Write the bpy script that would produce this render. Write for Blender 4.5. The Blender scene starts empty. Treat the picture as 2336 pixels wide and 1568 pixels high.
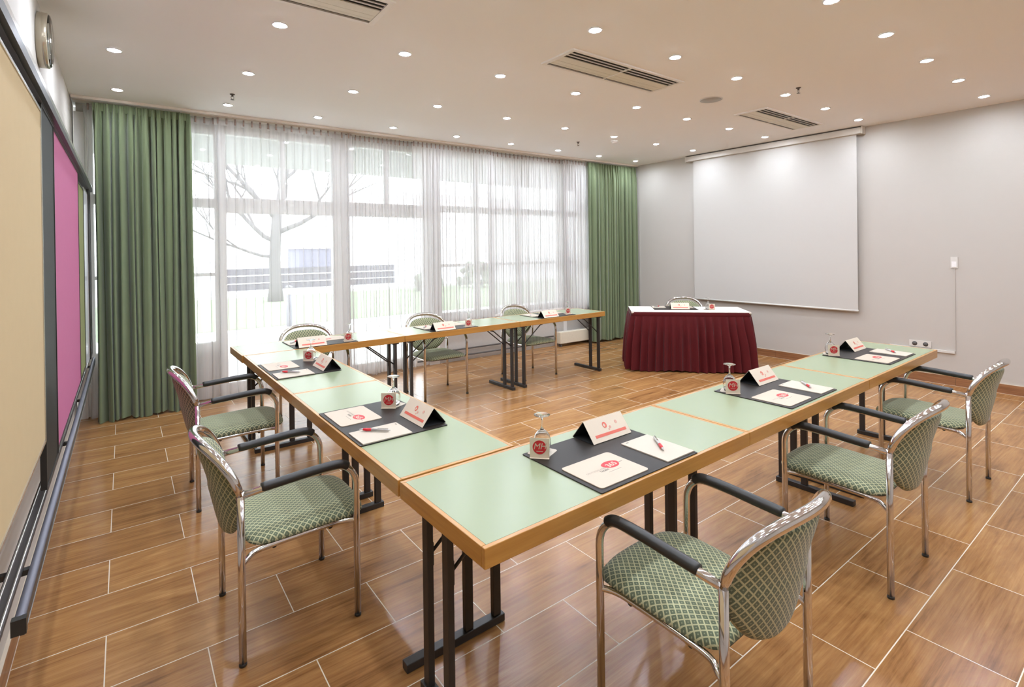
import bpy, bmesh, math, random
from mathutils import Vector, Matrix
random.seed(7)
PI = math.pi
scene = bpy.context.scene
COL = scene.collection

# ------------------------------------------------------------------ materials
def new_mat(name):
    m = bpy.data.materials.new(name); m.use_nodes = True
    nt = m.node_tree; nt.nodes.clear()
    out = nt.nodes.new('ShaderNodeOutputMaterial')
    return m, nt, out
def N(nt, t, **kw):
    n = nt.nodes.new(t)
    for k, v in kw.items():
        if k.startswith('_'): setattr(n, k[1:], v)
        else: n.inputs[k.replace('__', ' ')].default_value = v
    return n
def L(nt, a, b): nt.links.new(a, b)
def math_n(nt, op, a=None, b=None, c=None):
    n = nt.nodes.new('ShaderNodeMath'); n.operation = op
    for i, x in enumerate((a, b, c)):
        if x is None: continue
        if isinstance(x, (int, float)): n.inputs[i].default_value = x
        else: nt.links.new(x, n.inputs[i])
    return n.outputs[0]
def pbr(name, col, rough=0.5, metal=0.0, noise=0.06, nscale=40.0, bump=0.0, bscale=200.0, spec=0.5, coat=0.0, sheen=0.0, emis=None, estr=0.0, stretch=None):
    m, nt, out = new_mat(name)
    p = N(nt, 'ShaderNodeBsdfPrincipled', Roughness=rough, Metallic=metal)
    p.inputs['Specular IOR Level'].default_value = spec
    p.inputs['Coat Weight'].default_value = coat
    p.inputs['Sheen Weight'].default_value = sheen
    tc = N(nt, 'ShaderNodeTexCoord')
    src = tc.outputs['Object']
    if stretch:
        mp = N(nt, 'ShaderNodeMapping'); mp.inputs['Scale'].default_value = stretch
        L(nt, src, mp.inputs['Vector']); src = mp.outputs['Vector']
    nz = N(nt, 'ShaderNodeTexNoise', Scale=nscale, Detail=4.0)
    L(nt, src, nz.inputs['Vector'])
    mix = N(nt, 'ShaderNodeMix', _data_type='RGBA')
    c = Vector(col)
    mix.inputs[6].default_value = (*[max(0, x * (1 - noise)) for x in c], 1)
    mix.inputs[7].default_value = (*[min(1, x * (1 + noise)) for x in c], 1)
    L(nt, nz.outputs['Fac'], mix.inputs[0]); L(nt, mix.outputs[2], p.inputs['Base Color'])
    if bump:
        n2 = N(nt, 'ShaderNodeTexNoise', Scale=bscale, Detail=3.0); L(nt, src, n2.inputs['Vector'])
        b = N(nt, 'ShaderNodeBump', Strength=bump, Distance=0.002)
        L(nt, n2.outputs['Fac'], b.inputs['Height']); L(nt, b.outputs['Normal'], p.inputs['Normal'])
    if emis:
        p.inputs['Emission Color'].default_value = (*emis, 1); p.inputs['Emission Strength'].default_value = estr
    L(nt, p.outputs[0], out.inputs[0])
    return m

def wood_mat(name, c1, c2, axis=0, rough=0.35):
    m, nt, out = new_mat(name)
    p = N(nt, 'ShaderNodeBsdfPrincipled', Roughness=rough); p.inputs['Coat Weight'].default_value = 0.25
    p.inputs['Coat Roughness'].default_value = 0.2
    tc = N(nt, 'ShaderNodeTexCoord'); mp = N(nt, 'ShaderNodeMapping')
    sc = [60, 60, 60]; sc[axis] = 3.0
    mp.inputs['Scale'].default_value = sc
    L(nt, tc.outputs['Object'], mp.inputs['Vector'])
    nz = N(nt, 'ShaderNodeTexNoise', Scale=1.0, Detail=6.0, Roughness=0.6); L(nt, mp.outputs[0], nz.inputs['Vector'])
    cr = N(nt, 'ShaderNodeValToRGB'); cr.color_ramp.elements[0].position = 0.3; cr.color_ramp.elements[1].position = 0.72
    cr.color_ramp.elements[0].color = (*c1, 1); cr.color_ramp.elements[1].color = (*c2, 1)
    L(nt, nz.outputs['Fac'], cr.inputs[0]); L(nt, cr.outputs[0], p.inputs['Base Color'])
    L(nt, p.outputs[0], out.inputs[0])
    return m

TPX, TPY, TX0, TY0 = 0.648, 0.324, -0.519, -0.1063
def floor_mat():
    m, nt, out = new_mat('wood_look_tile')
    p = N(nt, 'ShaderNodeBsdfPrincipled')
    tc = N(nt, 'ShaderNodeTexCoord'); sep = N(nt, 'ShaderNodeSeparateXYZ'); L(nt, tc.outputs['Object'], sep.inputs[0])
    X, Y = sep.outputs[0], sep.outputs[1]
    ry = math_n(nt, 'DIVIDE', math_n(nt, 'SUBTRACT', Y, TY0), TPY)
    row = math_n(nt, 'FLOOR', ry); fy = math_n(nt, 'SUBTRACT', ry, row)
    par = math_n(nt, 'FLOORED_MODULO', row, 2.0)
    # rows of odd index have joints at TX0 + n*TPX, even rows are shifted half a tile
    rx = math_n(nt, 'ADD', math_n(nt, 'DIVIDE', math_n(nt, 'SUBTRACT', X, TX0), TPX), math_n(nt, 'MULTIPLY', math_n(nt, 'SUBTRACT', 1.0, par), 0.5))
    colx = math_n(nt, 'FLOOR', rx); fx = math_n(nt, 'SUBTRACT', rx, colx)
    dx = math_n(nt, 'MULTIPLY', math_n(nt, 'MINIMUM', fx, math_n(nt, 'SUBTRACT', 1.0, fx)), TPX)
    dy = math_n(nt, 'MULTIPLY', math_n(nt, 'MINIMUM', fy, math_n(nt, 'SUBTRACT', 1.0, fy)), TPY)
    d = math_n(nt, 'MINIMUM', dx, dy)
    grout = math_n(nt, 'LESS_THAN', d, 0.0020)
    cmb = N(nt, 'ShaderNodeCombineXYZ'); L(nt, colx, cmb.inputs[0]); L(nt, row, cmb.inputs[1])
    wn = N(nt, 'ShaderNodeTexWhiteNoise'); wn.noise_dimensions = '3D'; L(nt, cmb.outputs[0], wn.inputs['Vector'])
    # grain, offset per tile
    off = N(nt, 'ShaderNodeVectorMath', _operation='SCALE'); off.inputs['Scale'].default_value = 13.7
    L(nt, wn.outputs['Color'], off.inputs[0])
    ad = N(nt, 'ShaderNodeVectorMath', _operation='ADD'); L(nt, tc.outputs['Object'], ad.inputs[0]); L(nt, off.outputs[0], ad.inputs[1])
    mp = N(nt, 'ShaderNodeMapping'); mp.inputs['Scale'].default_value = (2.4, 70.0, 1.0); L(nt, ad.outputs[0], mp.inputs['Vector'])
    n1 = N(nt, 'ShaderNodeTexNoise', Scale=1.0, Detail=8.0, Roughness=0.68, Distortion=0.12); L(nt, mp.outputs[0], n1.inputs['Vector'])
    mp2 = N(nt, 'ShaderNodeMapping'); mp2.inputs['Scale'].default_value = (1.6, 7.0, 1.0); L(nt, ad.outputs[0], mp2.inputs['Vector'])
    n2 = N(nt, 'ShaderNodeTexNoise', Scale=1.0, Detail=5.0, Roughness=0.6, Distortion=1.2); L(nt, mp2.outputs[0], n2.inputs['Vector'])
    f = math_n(nt, 'ADD', math_n(nt, 'MULTIPLY', n1.outputs['Fac'], 0.5), math_n(nt, 'MULTIPLY', n2.outputs['Fac'], 0.5))
    f = math_n(nt, 'ADD', f, math_n(nt, 'MULTIPLY', math_n(nt, 'SUBTRACT', wn.outputs['Value'], 0.5), 0.07))
    cr = N(nt, 'ShaderNodeValToRGB'); e = cr.color_ramp.elements
    e[0].position = 0.30; e[0].color = (0.145, 0.06, 0.019, 1)
    e[1].position = 0.72; e[1].color = (0.53, 0.285, 0.104, 1)
    k = e.new(0.43); k.color = (0.285, 0.130, 0.042, 1)
    k = e.new(0.54); k.color = (0.37, 0.182, 0.062, 1)
    L(nt, f, cr.inputs[0])
    mix = N(nt, 'ShaderNodeMix', _data_type='RGBA'); L(nt, grout, mix.inputs[0]); L(nt, cr.outputs[0], mix.inputs[6])
    mix.inputs[7].default_value = (0.70, 0.61, 0.46, 1)
    L(nt, mix.outputs[2], p.inputs['Base Color'])
    r = math_n(nt, 'ADD', math_n(nt, 'MULTIPLY', n1.outputs['Fac'], 0.14), 0.165)
    r = math_n(nt, 'ADD', r, math_n(nt, 'MULTIPLY', grout, 0.4)); L(nt, r, p.inputs['Roughness'])
    b = N(nt, 'ShaderNodeBump', Strength=0.12, Distance=0.002)
    h = math_n(nt, 'SUBTRACT', math_n(nt, 'MULTIPLY', n1.outputs['Fac'], 0.35), grout); L(nt, h, b.inputs['Height']); L(nt, b.outputs[0], p.inputs['Normal'])
    L(nt, p.outputs[0], out.inputs[0])
    return m

def fabric_mat(name, ax_u, ax_v, pu=0.0235, pv=0.0275):
    m, nt, out = new_mat(name)
    p = N(nt, 'ShaderNodeBsdfPrincipled', Roughness=0.85); p.inputs['Sheen Weight'].default_value = 0.25
    p.inputs['Sheen Roughness'].default_value = 0.5
    p.inputs['Specular IOR Level'].default_value = 0.2
    tc = N(nt, 'ShaderNodeTexCoord'); sep = N(nt, 'ShaderNodeSeparateXYZ'); L(nt, tc.outputs['Object'], sep.inputs[0])
    a = math_n(nt, 'DIVIDE', sep.outputs[ax_u], pu); b = math_n(nt, 'DIVIDE', sep.outputs[ax_v], pv)
    u = math_n(nt, 'FRACT', math_n(nt, 'ADD', math_n(nt, 'ADD', a, b), 100.0)); v = math_n(nt, 'FRACT', math_n(nt, 'ADD', math_n(nt, 'SUBTRACT', a, b), 100.0))
    du = math_n(nt, 'MINIMUM', u, math_n(nt, 'SUBTRACT', 1.0, u)); dv = math_n(nt, 'MINIMUM', v, math_n(nt, 'SUBTRACT', 1.0, v))
    d = math_n(nt, 'MINIMUM', du, dv)
    line = math_n(nt, 'LESS_THAN', d, 0.115)
    ctr = math_n(nt, 'GREATER_THAN', d, 0.395)
    n = N(nt, 'ShaderNodeTexNoise', Scale=900.0, Detail=2.0); L(nt, tc.outputs['Object'], n.inputs['Vector'])
    m1 = N(nt, 'ShaderNodeMix', _data_type='RGBA'); L(nt, n.outputs['Fac'], m1.inputs[0])
    m1.inputs[6].default_value = (0.085, 0.108, 0.062, 1); m1.inputs[7].default_value = (0.145, 0.170, 0.105, 1)
    m2 = N(nt, 'ShaderNodeMix', _data_type='RGBA'); L(nt, ctr, m2.inputs[0]); L(nt, m1.outputs[2], m2.inputs[6]); m2.inputs[7].default_value = (0.25, 0.275, 0.17, 1)
    m3 = N(nt, 'ShaderNodeMix', _data_type='RGBA'); L(nt, line, m3.inputs[0]); L(nt, m2.outputs[2], m3.inputs[6]); m3.inputs[7].default_value = (0.46, 0.45, 0.26, 1)
    L(nt, m3.outputs[2], p.inputs['Base Color'])
    bp = N(nt, 'ShaderNodeBump', Strength=0.3, Distance=0.001); L(nt, n.outputs['Fac'], bp.inputs['Height']); L(nt, bp.outputs[0], p.inputs['Normal'])
    L(nt, p.outputs[0], out.inputs[0])
    return m

def sheer_mat(name, dens):
    m, nt, out = new_mat(name)
    tr = N(nt, 'ShaderNodeBsdfTransparent'); tr.inputs[0].default_value = (1, 1, 1, 1)
    df = N(nt, 'ShaderNodeBsdfDiffuse'); df.inputs[0].default_value = (0.90, 0.87, 0.83, 1)
    tl = N(nt, 'ShaderNodeBsdfTranslucent'); tl.inputs[0].default_value = (0.55, 0.54, 0.54, 1)
    a = N(nt, 'ShaderNodeMixShader'); a.inputs[0].default_value = 0.45; L(nt, df.outputs[0], a.inputs[1]); L(nt, tl.outputs[0], a.inputs[2])
    tc = N(nt, 'ShaderNodeTexCoord')
    w = N(nt, 'ShaderNodeTexNoise', Scale=1.0, Detail=3.0); mp = N(nt, 'ShaderNodeMapping'); mp.inputs['Scale'].default_value = (34, 34, 0.15)
    L(nt, tc.outputs['Object'], mp.inputs[0]); L(nt, mp.outputs[0], w.inputs['Vector'])
    lw = N(nt, 'ShaderNodeLayerWeight', Blend=0.5)
    fac = math_n(nt, 'ADD', dens - 0.12, math_n(nt, 'MULTIPLY', w.outputs['Fac'], 0.24))
    fac = math_n(nt, 'MINIMUM', 0.985, math_n(nt, 'ADD', fac, math_n(nt, 'MULTIPLY', math_n(nt, 'POWER', lw.outputs['Facing'], 2.0), 0.5)))
    b = N(nt, 'ShaderNodeMixShader'); L(nt, fac, b.inputs[0]); L(nt, tr.outputs[0], b.inputs[1]); L(nt, a.outputs[0], b.inputs[2])
    L(nt, b.outputs[0], out.inputs[0])
    return m

def cloth_mat(name, col, col2, transl=0.0, rough=0.8, sheen=0.3):
    m, nt, out = new_mat(name)
    p = N(nt, 'ShaderNodeBsdfPrincipled', Roughness=rough); p.inputs['Sheen Weight'].default_value = sheen
    p.inputs['Specular IOR Level'].default_value = 0.25
    tc = N(nt, 'ShaderNodeTexCoord'); n = N(nt, 'ShaderNodeTexNoise', Scale=6.0, Detail=4.0); L(nt, tc.outputs['Object'], n.inputs['Vector'])
    mx = N(nt, 'ShaderNodeMix', _data_type='RGBA'); L(nt, n.outputs['Fac'], mx.inputs[0]); mx.inputs[6].default_value = (*col, 1); mx.inputs[7].default_value = (*col2, 1)
    L(nt, mx.outputs[2], p.inputs['Base Color'])
    if transl:
        t = N(nt, 'ShaderNodeBsdfTranslucent'); L(nt, mx.outputs[2], t.inputs[0])
        s = N(nt, 'ShaderNodeMixShader'); s.inputs[0].default_value = transl; L(nt, p.outputs[0], s.inputs[1]); L(nt, t.outputs[0], s.inputs[2]); L(nt, s.outputs[0], out.inputs[0])
    else: L(nt, p.outputs[0], out.inputs[0])
    return m

def glass_mat(name):
    m, nt, out = new_mat(name)
    p = N(nt, 'ShaderNodeBsdfPrincipled', Roughness=0.0, IOR=1.45); p.inputs['Transmission Weight'].default_value = 1.0
    p.inputs['Base Color'].default_value = (0.98, 0.99, 0.99, 1)
    L(nt, p.outputs[0], out.inputs[0]); return m
def pane_mat(name):
    m, nt, out = new_mat(name)
    tr = N(nt, 'ShaderNodeBsdfTransparent'); tr.inputs[0].default_value = (0.95, 0.975, 0.965, 1)
    gl = N(nt, 'ShaderNodeBsdfGlossy', Roughness=0.01); fr = N(nt, 'ShaderNodeFresnel', IOR=1.45)
    s = N(nt, 'ShaderNodeMixShader'); L(nt, fr.outputs[0], s.inputs[0]); L(nt, tr.outputs[0], s.inputs[1]); L(nt, gl.outputs[0], s.inputs[2])
    L(nt, s.outputs[0], out.inputs[0]); return m
def emit_mat(name, col, s):
    m, nt, out = new_mat(name); e = N(nt, 'ShaderNodeEmission', Strength=s); e.inputs[0].default_value = (*col, 1); L(nt, e.outputs[0], out.inputs[0]); return m

M = {}
M['floor'] = floor_mat()
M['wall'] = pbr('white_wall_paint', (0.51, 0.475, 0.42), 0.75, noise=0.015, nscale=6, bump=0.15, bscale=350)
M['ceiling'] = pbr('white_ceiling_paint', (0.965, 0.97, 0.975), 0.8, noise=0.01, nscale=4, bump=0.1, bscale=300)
M['window_white'] = pbr('white_window_paint', (0.84, 0.81, 0.76), 0.45, noise=0.02)
M['screen'] = pbr('projection_screen_fabric', (0.56, 0.535, 0.485), 0.7, noise=0.01)
M['white_plastic'] = pbr('white_plastic', (0.66, 0.63, 0.57), 0.4, noise=0.02)
M['tile_base'] = wood_mat('wood_look_base_tile', (0.20, 0.085, 0.035), (0.38, 0.18, 0.08), 1, 0.3)
M['grout'] = pbr('grout_strip', (0.62, 0.52, 0.40), 0.7)
M['laminate'] = pbr('pale_green_laminate', (0.27, 0.315, 0.185), 0.27, noise=0.03, nscale=3, spec=0.45)
M['edge'] = wood_mat('lacquered_beech_edge', (0.37, 0.168, 0.033), (0.50, 0.255, 0.058), 0, 0.3)
M['edge_y'] = wood_mat('lacquered_beech_edge_cross', (0.37, 0.168, 0.033), (0.50, 0.255, 0.058), 1, 0.3)
M['dark_metal'] = pbr('brown_black_powder_coat', (0.028, 0.024, 0.021), 0.42, noise=0.1, spec=0.5)
M['chrome'] = pbr('chrome', (0.72, 0.70, 0.69), 0.1, 1.0, noise=0.03)
M['black_rubber'] = pbr('black_arm_rubber', (0.022, 0.021, 0.018), 0.38, noise=0.1)
M['seat'] = fabric_mat('olive_lattice_seat', 0, 1, 0.0235, 0.0265)
M['back'] = fabric_mat('olive_lattice_back', 0, 2, 0.0255, 0.031)
M['mat'] = pbr('black_leatherette', (0.020, 0.015, 0.011), 0.45, noise=0.15, bump=0.2, bscale=700, spec=0.3)
M['paper'] = pbr('white_paper', (0.50, 0.435, 0.34), 0.55, noise=0.015)
M['card'] = pbr('white_card', (0.50, 0.41, 0.305), 0.5, noise=0.015)
M['card_up'] = pbr('white_card_upright_lightened', (0.62, 0.525, 0.40), 0.5, noise=0.015)  # white card again, lightened to offset the weaker light on upright faces
M['red'] = pbr('red_print', (0.46, 0.010, 0.016), 0.5)
M['faded_red'] = pbr('faded_red_print', (0.62, 0.12, 0.075), 0.5)
M['pale_red'] = pbr('pale_red_print', (0.62, 0.33, 0.25), 0.5)
M['grey_print'] = pbr('grey_print', (0.10, 0.09, 0.07), 0.5)
M['light_grey_print'] = pbr('light_grey_print', (0.24, 0.21, 0.17), 0.5)
M['black_card'] = pbr('black_card_lining', (0.008, 0.008, 0.008), 0.7)
M['glass'] = glass_mat('clear_glass'); M['pane'] = pane_mat('window_pane_glass')
M['pen_body'] = pbr('silver_pen_plastic', (0.50, 0.48, 0.46), 0.3, 0.3)
M['pen_red'] = pbr('red_pen_grip', (0.60, 0.02, 0.03), 0.35)
M['green_curtain'] = cloth_mat('green_curtain_cloth', (0.155, 0.195, 0.100), (0.185, 0.225, 0.12), 0.03)
M['burgundy'] = cloth_mat('burgundy_skirt_cloth', (0.068, 0.0012, 0.0025), (0.10, 0.0025, 0.0045), 0.0, 0.7, 0.1)
M['tablecloth'] = cloth_mat('white_tablecloth', (0.72, 0.66, 0.58), (0.69, 0.63, 0.56), 0.0, 0.7, 0.1)
M['sheer_a'] = sheer_mat('sheer_voile', 0.48); M['sheer_b'] = sheer_mat('dense_sheer_voile', 0.90); M['sheer_m'] = sheer_mat('medium_sheer_voile', 0.72)
M['track'] = pbr('pale_beige_curtain_track', (0.70, 0.62, 0.53), 0.5)
M['hook'] = pbr('pinkish_curtain_hook', (0.36, 0.27, 0.23), 0.5)
M['beige_board'] = pbr('beige_pinboard_fabric', (0.49, 0.37, 0.20), 0.9, noise=0.03, nscale=20, bump=0.3, bscale=600)
M['pink_board'] = pbr('pink_pinboard_fabric', (0.42, 0.105, 0.215), 0.85, noise=0.03, nscale=20, bump=0.3, bscale=600)
M['olive_board'] = pbr('olive_pinboard_fabric', (0.20, 0.22, 0.08), 0.85, noise=0.03, nscale=20)
M['dark_board'] = pbr('dark_gloss_panel', (0.010, 0.009, 0.006), 0.5, noise=0.1, spec=0.15)
M['light_board'] = pbr('whiteboard_enamel', (0.72, 0.74, 0.77), 0.2)
M['alu'] = pbr('grey_aluminium', (0.17, 0.17, 0.195), 0.48, 0.4, noise=0.04)
M['black_rail'] = pbr('black_rail_groove', (0.02, 0.018, 0.014), 0.4)
M['rail_grey'] = pbr('dark_grey_rail', (0.10, 0.09, 0.085), 0.4, 0.3)
M['alu_edge'] = pbr('bright_aluminium_edge', (0.62, 0.60, 0.56), 0.25, 0.9)
M['clock_rim'] = pbr('champagne_clock_rim', (0.55, 0.49, 0.38), 0.2, 0.75)
M['clock_face'] = pbr('white_clock_face', (0.82, 0.81, 0.78), 0.5)
M['vent_frame'] = pbr('cream_vent_enamel', (0.90, 0.89, 0.86), 0.45)
M['vent_slat'] = pbr('beige_vent_slat', (0.78, 0.75, 0.64), 0.45)
M['vent_dark'] = pbr('vent_recess_shade', (0.012, 0.010, 0.006), 0.7)  # near-black colour stands in for the shade inside the vent
M['lens'] = emit_mat('lit_lamp_lens', (0.92, 0.98, 1.08), 190.0)
M['trim_ring'] = pbr('white_lamp_ring', (0.85, 0.84, 0.82), 0.3)
M['speaker'] = pbr('grey_speaker_mesh', (0.42, 0.40, 0.36), 0.6, noise=0.2, nscale=500)
M['brass'] = pbr('sprinkler_metal', (0.12, 0.10, 0.09), 0.35, 0.8)
M['convector'] = pbr('cream_convector_enamel', (0.72, 0.65, 0.50), 0.4)
M['parapet'] = pbr('grey_beige_parapet_panel', (0.56, 0.53, 0.48), 0.6)
M['dark_gap'] = pbr('dark_floor_duct', (0.10, 0.09, 0.08), 0.6)
M['paving'] = pbr('pale_paving', (0.85, 0.85, 0.84), 0.8, noise=0.12, nscale=2)
M['lawn'] = pbr('lawn_grass', (0.18, 0.24, 0.13), 0.9, noise=0.2, nscale=6)
M['road'] = pbr('pale_road', (0.55, 0.55, 0.57), 0.8, noise=0.08)
M['bark'] = pbr('grey_bark', (0.12, 0.11, 0.11), 0.9, noise=0.2)
M['fence'] = pbr('dark_grey_fence', (0.08, 0.076, 0.09), 0.8)
M['house'] = pbr('white_house_render', (0.80, 0.79, 0.78), 0.8)
M['roof'] = pbr('grey_roof', (0.40, 0.36, 0.36), 0.8)
M['blue_grey'] = pbr('blue_grey_cladding', (0.13, 0.13, 0.18), 0.7)
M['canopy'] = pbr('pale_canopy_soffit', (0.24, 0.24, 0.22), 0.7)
M['lamp_yellow'] = pbr('bollard_lamp_glass', (0.8, 0.75, 0.45), 0.4, emis=(1, 0.85, 0.35), estr=2.0)
M['leaf'] = pbr('shrub_foliage', (0.17, 0.20, 0.14), 0.9, noise=0.3, nscale=12)

# ------------------------------------------------------------------ mesh helpers
class MB:
    def __init__(s): s.v = []; s.f = []; s.sm = []
    def add(s, v, f, smooth=False):
        o = len(s.v); s.v += [tuple(x) for x in v]; s.f += [tuple(i + o for i in q) for q in f]; s.sm += [smooth] * len(f); return s
    def box(s, x0, x1, y0, y1, z0, z1):
        return s.add([(x0,y0,z0),(x1,y0,z0),(x1,y1,z0),(x0,y1,z0),(x0,y0,z1),(x1,y0,z1),(x1,y1,z1),(x0,y1,z1)],
                     [(0,3,2,1),(4,5,6,7),(0,1,5,4),(1,2,6,5),(2,3,7,6),(3,0,4,7)])
    def tube(s, pts, r, n=12, caps=True):
        pts = [Vector(p) for p in pts]; m = len(pts)
        rs = r if isinstance(r, (list, tuple)) else [r] * m
        vs = []; prev = None
        for i, p in enumerate(pts):
            t = (pts[min(i+1, m-1)] - pts[max(i-1, 0)]).normalized()
            if prev is None:
                a = Vector((0,0,1)) if abs(t.z) < 0.9 else Vector((1,0,0)); u = t.cross(a).normalized()
            else: u = (prev - t * prev.dot(t)).normalized()
            w = t.cross(u); prev = u
            for k in range(n):
                an = 2*PI*k/n; vs.append(p + (u*math.cos(an) + w*math.sin(an))*rs[i])
        fs = [(i*n+k, i*n+(k+1)%n, (i+1)*n+(k+1)%n, (i+1)*n+k) for i in range(m-1) for k in range(n)]
        if caps: fs += [tuple(range(n-1, -1, -1)), tuple((m-1)*n+k for k in range(n))]
        return s.add(vs, fs, True)
    def lathe(s, prof, n=24, c=(0,0,0), closed=False):
        vs = []; m = len(prof)
        for r, z in prof:
            for k in range(n):
                a = 2*PI*k/n; vs.append((c[0]+r*math.cos(a), c[1]+r*math.sin(a), c[2]+z))
        fs = [(i*n+k, i*n+(k+1)%n, (i+1)*n+(k+1)%n, (i+1)*n+k) for i in range(m-1) for k in range(n)]
        if closed: fs += [((m-1)*n+k, (m-1)*n+(k+1)%n, (k+1)%n, k) for k in range(n)]
        else: fs += [tuple(range(n-1,-1,-1)), tuple((m-1)*n+k for k in range(n))]
        return s.add(vs, fs, True)
    def prism(s, pts, z0, z1, smooth=False):
        n = len(pts)
        return s.add([(x,y,z0) for x,y in pts] + [(x,y,z1) for x,y in pts],
                     [tuple(range(n-1,-1,-1)), tuple(range(n, 2*n))] + [(i,(i+1)%n,n+(i+1)%n,n+i) for i in range(n)], smooth)
    def grid(s, fn, nu, nv, smooth=True):
        vs = [fn(i/nu, j/nv) for j in range(nv+1) for i in range(nu+1)]
        fs = [(j*(nu+1)+i, j*(nu+1)+i+1, (j+1)*(nu+1)+i+1, (j+1)*(nu+1)+i) for j in range(nv) for i in range(nu)]
        return s.add(vs, fs, smooth)
    def xf(s, mat): s.v = [tuple(mat @ Vector(p)) for p in s.v]; return s
    def mesh(s, name, mat):
        me = bpy.data.meshes.new(name); me.from_pydata(s.v, [], s.f); me.update()
        for p, q in zip(me.polygons, s.sm): p.use_smooth = q
        me.materials.append(mat); return me
    def build(s, name, mat, parent=None, loc=None, rz=None):
        o = bpy.data.objects.new(name, s.mesh(name, mat)); COL.objects.link(o)
        if parent: o.parent = parent
        if loc: o.location = loc
        if rz is not None: o.rotation_euler.z = rz
        bm = bmesh.new(); bm.from_mesh(o.data); bmesh.ops.remove_doubles(bm, verts=bm.verts, dist=1e-6); bmesh.ops.recalc_face_normals(bm, faces=bm.faces); bm.to_mesh(o.data); bm.free()
        return o
def bevel(o, w, seg=2, smooth=True):
    b = o.modifiers.new('bevel', 'BEVEL'); b.width = w; b.segments = seg; b.limit_method = 'ANGLE'; b.harden_normals = False
    return o
def tag(o, label=None, cat=None, group=None, kind=None):
    if label: o['label'] = label
    if cat: o['category'] = cat
    if group: o['group'] = group
    if kind: o['kind'] = kind
    return o
def empty(name, loc=(0,0,0), rz=0, label=None, cat=None, group=None, kind=None):
    o = bpy.data.objects.new(name, None); COL.objects.link(o); o.empty_display_size = 0.1
    o.location = loc; o.rotation_euler = (0,0,rz); return tag(o, label, cat, group, kind)
def copy_tree(o, parent=None):
    c = o.copy(); COL.objects.link(c)
    if parent: c.parent = parent
    for ch in list(o.children): copy_tree(ch, c)
    return c
def struct(name, mb, mat, **k):
    o = mb.build(name, mat, **k); o['kind'] = 'structure'; return o
def arc(c, r, a0, a1, n, plane='yz', x=0):
    out = []
    for i in range(n+1):
        a = a0 + (a1-a0)*i/n; p, q = c[0]+r*math.cos(a), c[1]+r*math.sin(a)
        out.append((x, p, q) if plane == 'yz' else (p, q, x))
    return out
def rrect(w, h, r, n=6, cx=0, cy=0):
    pts = []
    for sx, sy, a0 in ((1,1,0),(-1,1,PI/2),(-1,-1,PI),(1,-1,1.5*PI)):
        for i in range(n+1):
            a = a0 + PI/2*i/n; pts.append((cx+sx*(w/2-r)+r*math.cos(a), cy+sy*(h/2-r)+r*math.sin(a)))
    return pts
def text_mb(txt, size, bold=0.0, shear=0.0, align='CENTER'):
    cu = bpy.data.curves.new('txt', 'FONT'); cu.body = txt; cu.size = size; cu.align_x = align; cu.align_y = 'CENTER'; cu.offset = bold; cu.shear = shear; cu.resolution_u = 3
    o = bpy.data.objects.new('txt', cu); COL.objects.link(o); bpy.context.view_layer.update()
    me = bpy.data.meshes.new_from_object(o.evaluated_get(bpy.context.evaluated_depsgraph_get()))
    mb = MB().add([v.co[:] for v in me.vertices], [tuple(p.vertices) for p in me.polygons])
    bpy.data.objects.remove(o); bpy.data.curves.remove(cu); bpy.data.meshes.remove(me)
    return mb

# ------------------------------------------------------------------ room dimensions
XL, XR, YB, H = -1.14, 6.52, -3.3, 2.995
WA = -0.0205                          # the window wall is a hair off square
WROT = Matrix.Translation((0, 4.883, 0)) @ Matrix.Rotation(WA, 4, 'Z')
def wy(x, off): return (WROT @ Vector((x, off, 0))).y

struct('floor', MB().box(XL-0.1, XR+0.1, YB-0.1, 5.36, -0.1, 0), M['floor'])
struct('ceiling', MB().box(XL-0.1, XR+0.1, YB-0.1, 5.36, H, H+0.12), M['ceiling'])
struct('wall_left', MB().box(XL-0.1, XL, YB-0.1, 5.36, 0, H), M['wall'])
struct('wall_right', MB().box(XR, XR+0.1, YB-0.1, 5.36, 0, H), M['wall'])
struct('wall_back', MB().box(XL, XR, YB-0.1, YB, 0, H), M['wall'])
b = struct('baseboard_right', MB().box(XR-0.012, XR, YB, 0.45, 0.003, 0.098).box(XR-0.012, XR, 0.453, 2.38, 0.003, 0.098).box(XR-0.012, XR, 2.383, 4.75, 0.003, 0.098), M['tile_base'])
struct('trim_1', MB().box(XR-0.0125, XR, YB, 4.75, 0.0985, 0.103).box(XR-0.0135, XR, YB, 4.75, 0.0, 0.003), M['grout'])
struct('baseboard_left', MB().box(XL, XL+0.012, YB, 4.85, 0.003, 0.098), M['tile_base'])
struct('trim_2', MB().box(XL, XL+0.0125, YB, 4.85, 0.0985, 0.103).box(XL, XL+0.0135, YB, 4.85, 0.0, 0.003), M['grout'])
struct('baseboard_back', MB().box(XL+0.014, XR-0.014, YB, YB+0.012, 0.0, 0.098), M['tile_base'])

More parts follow.
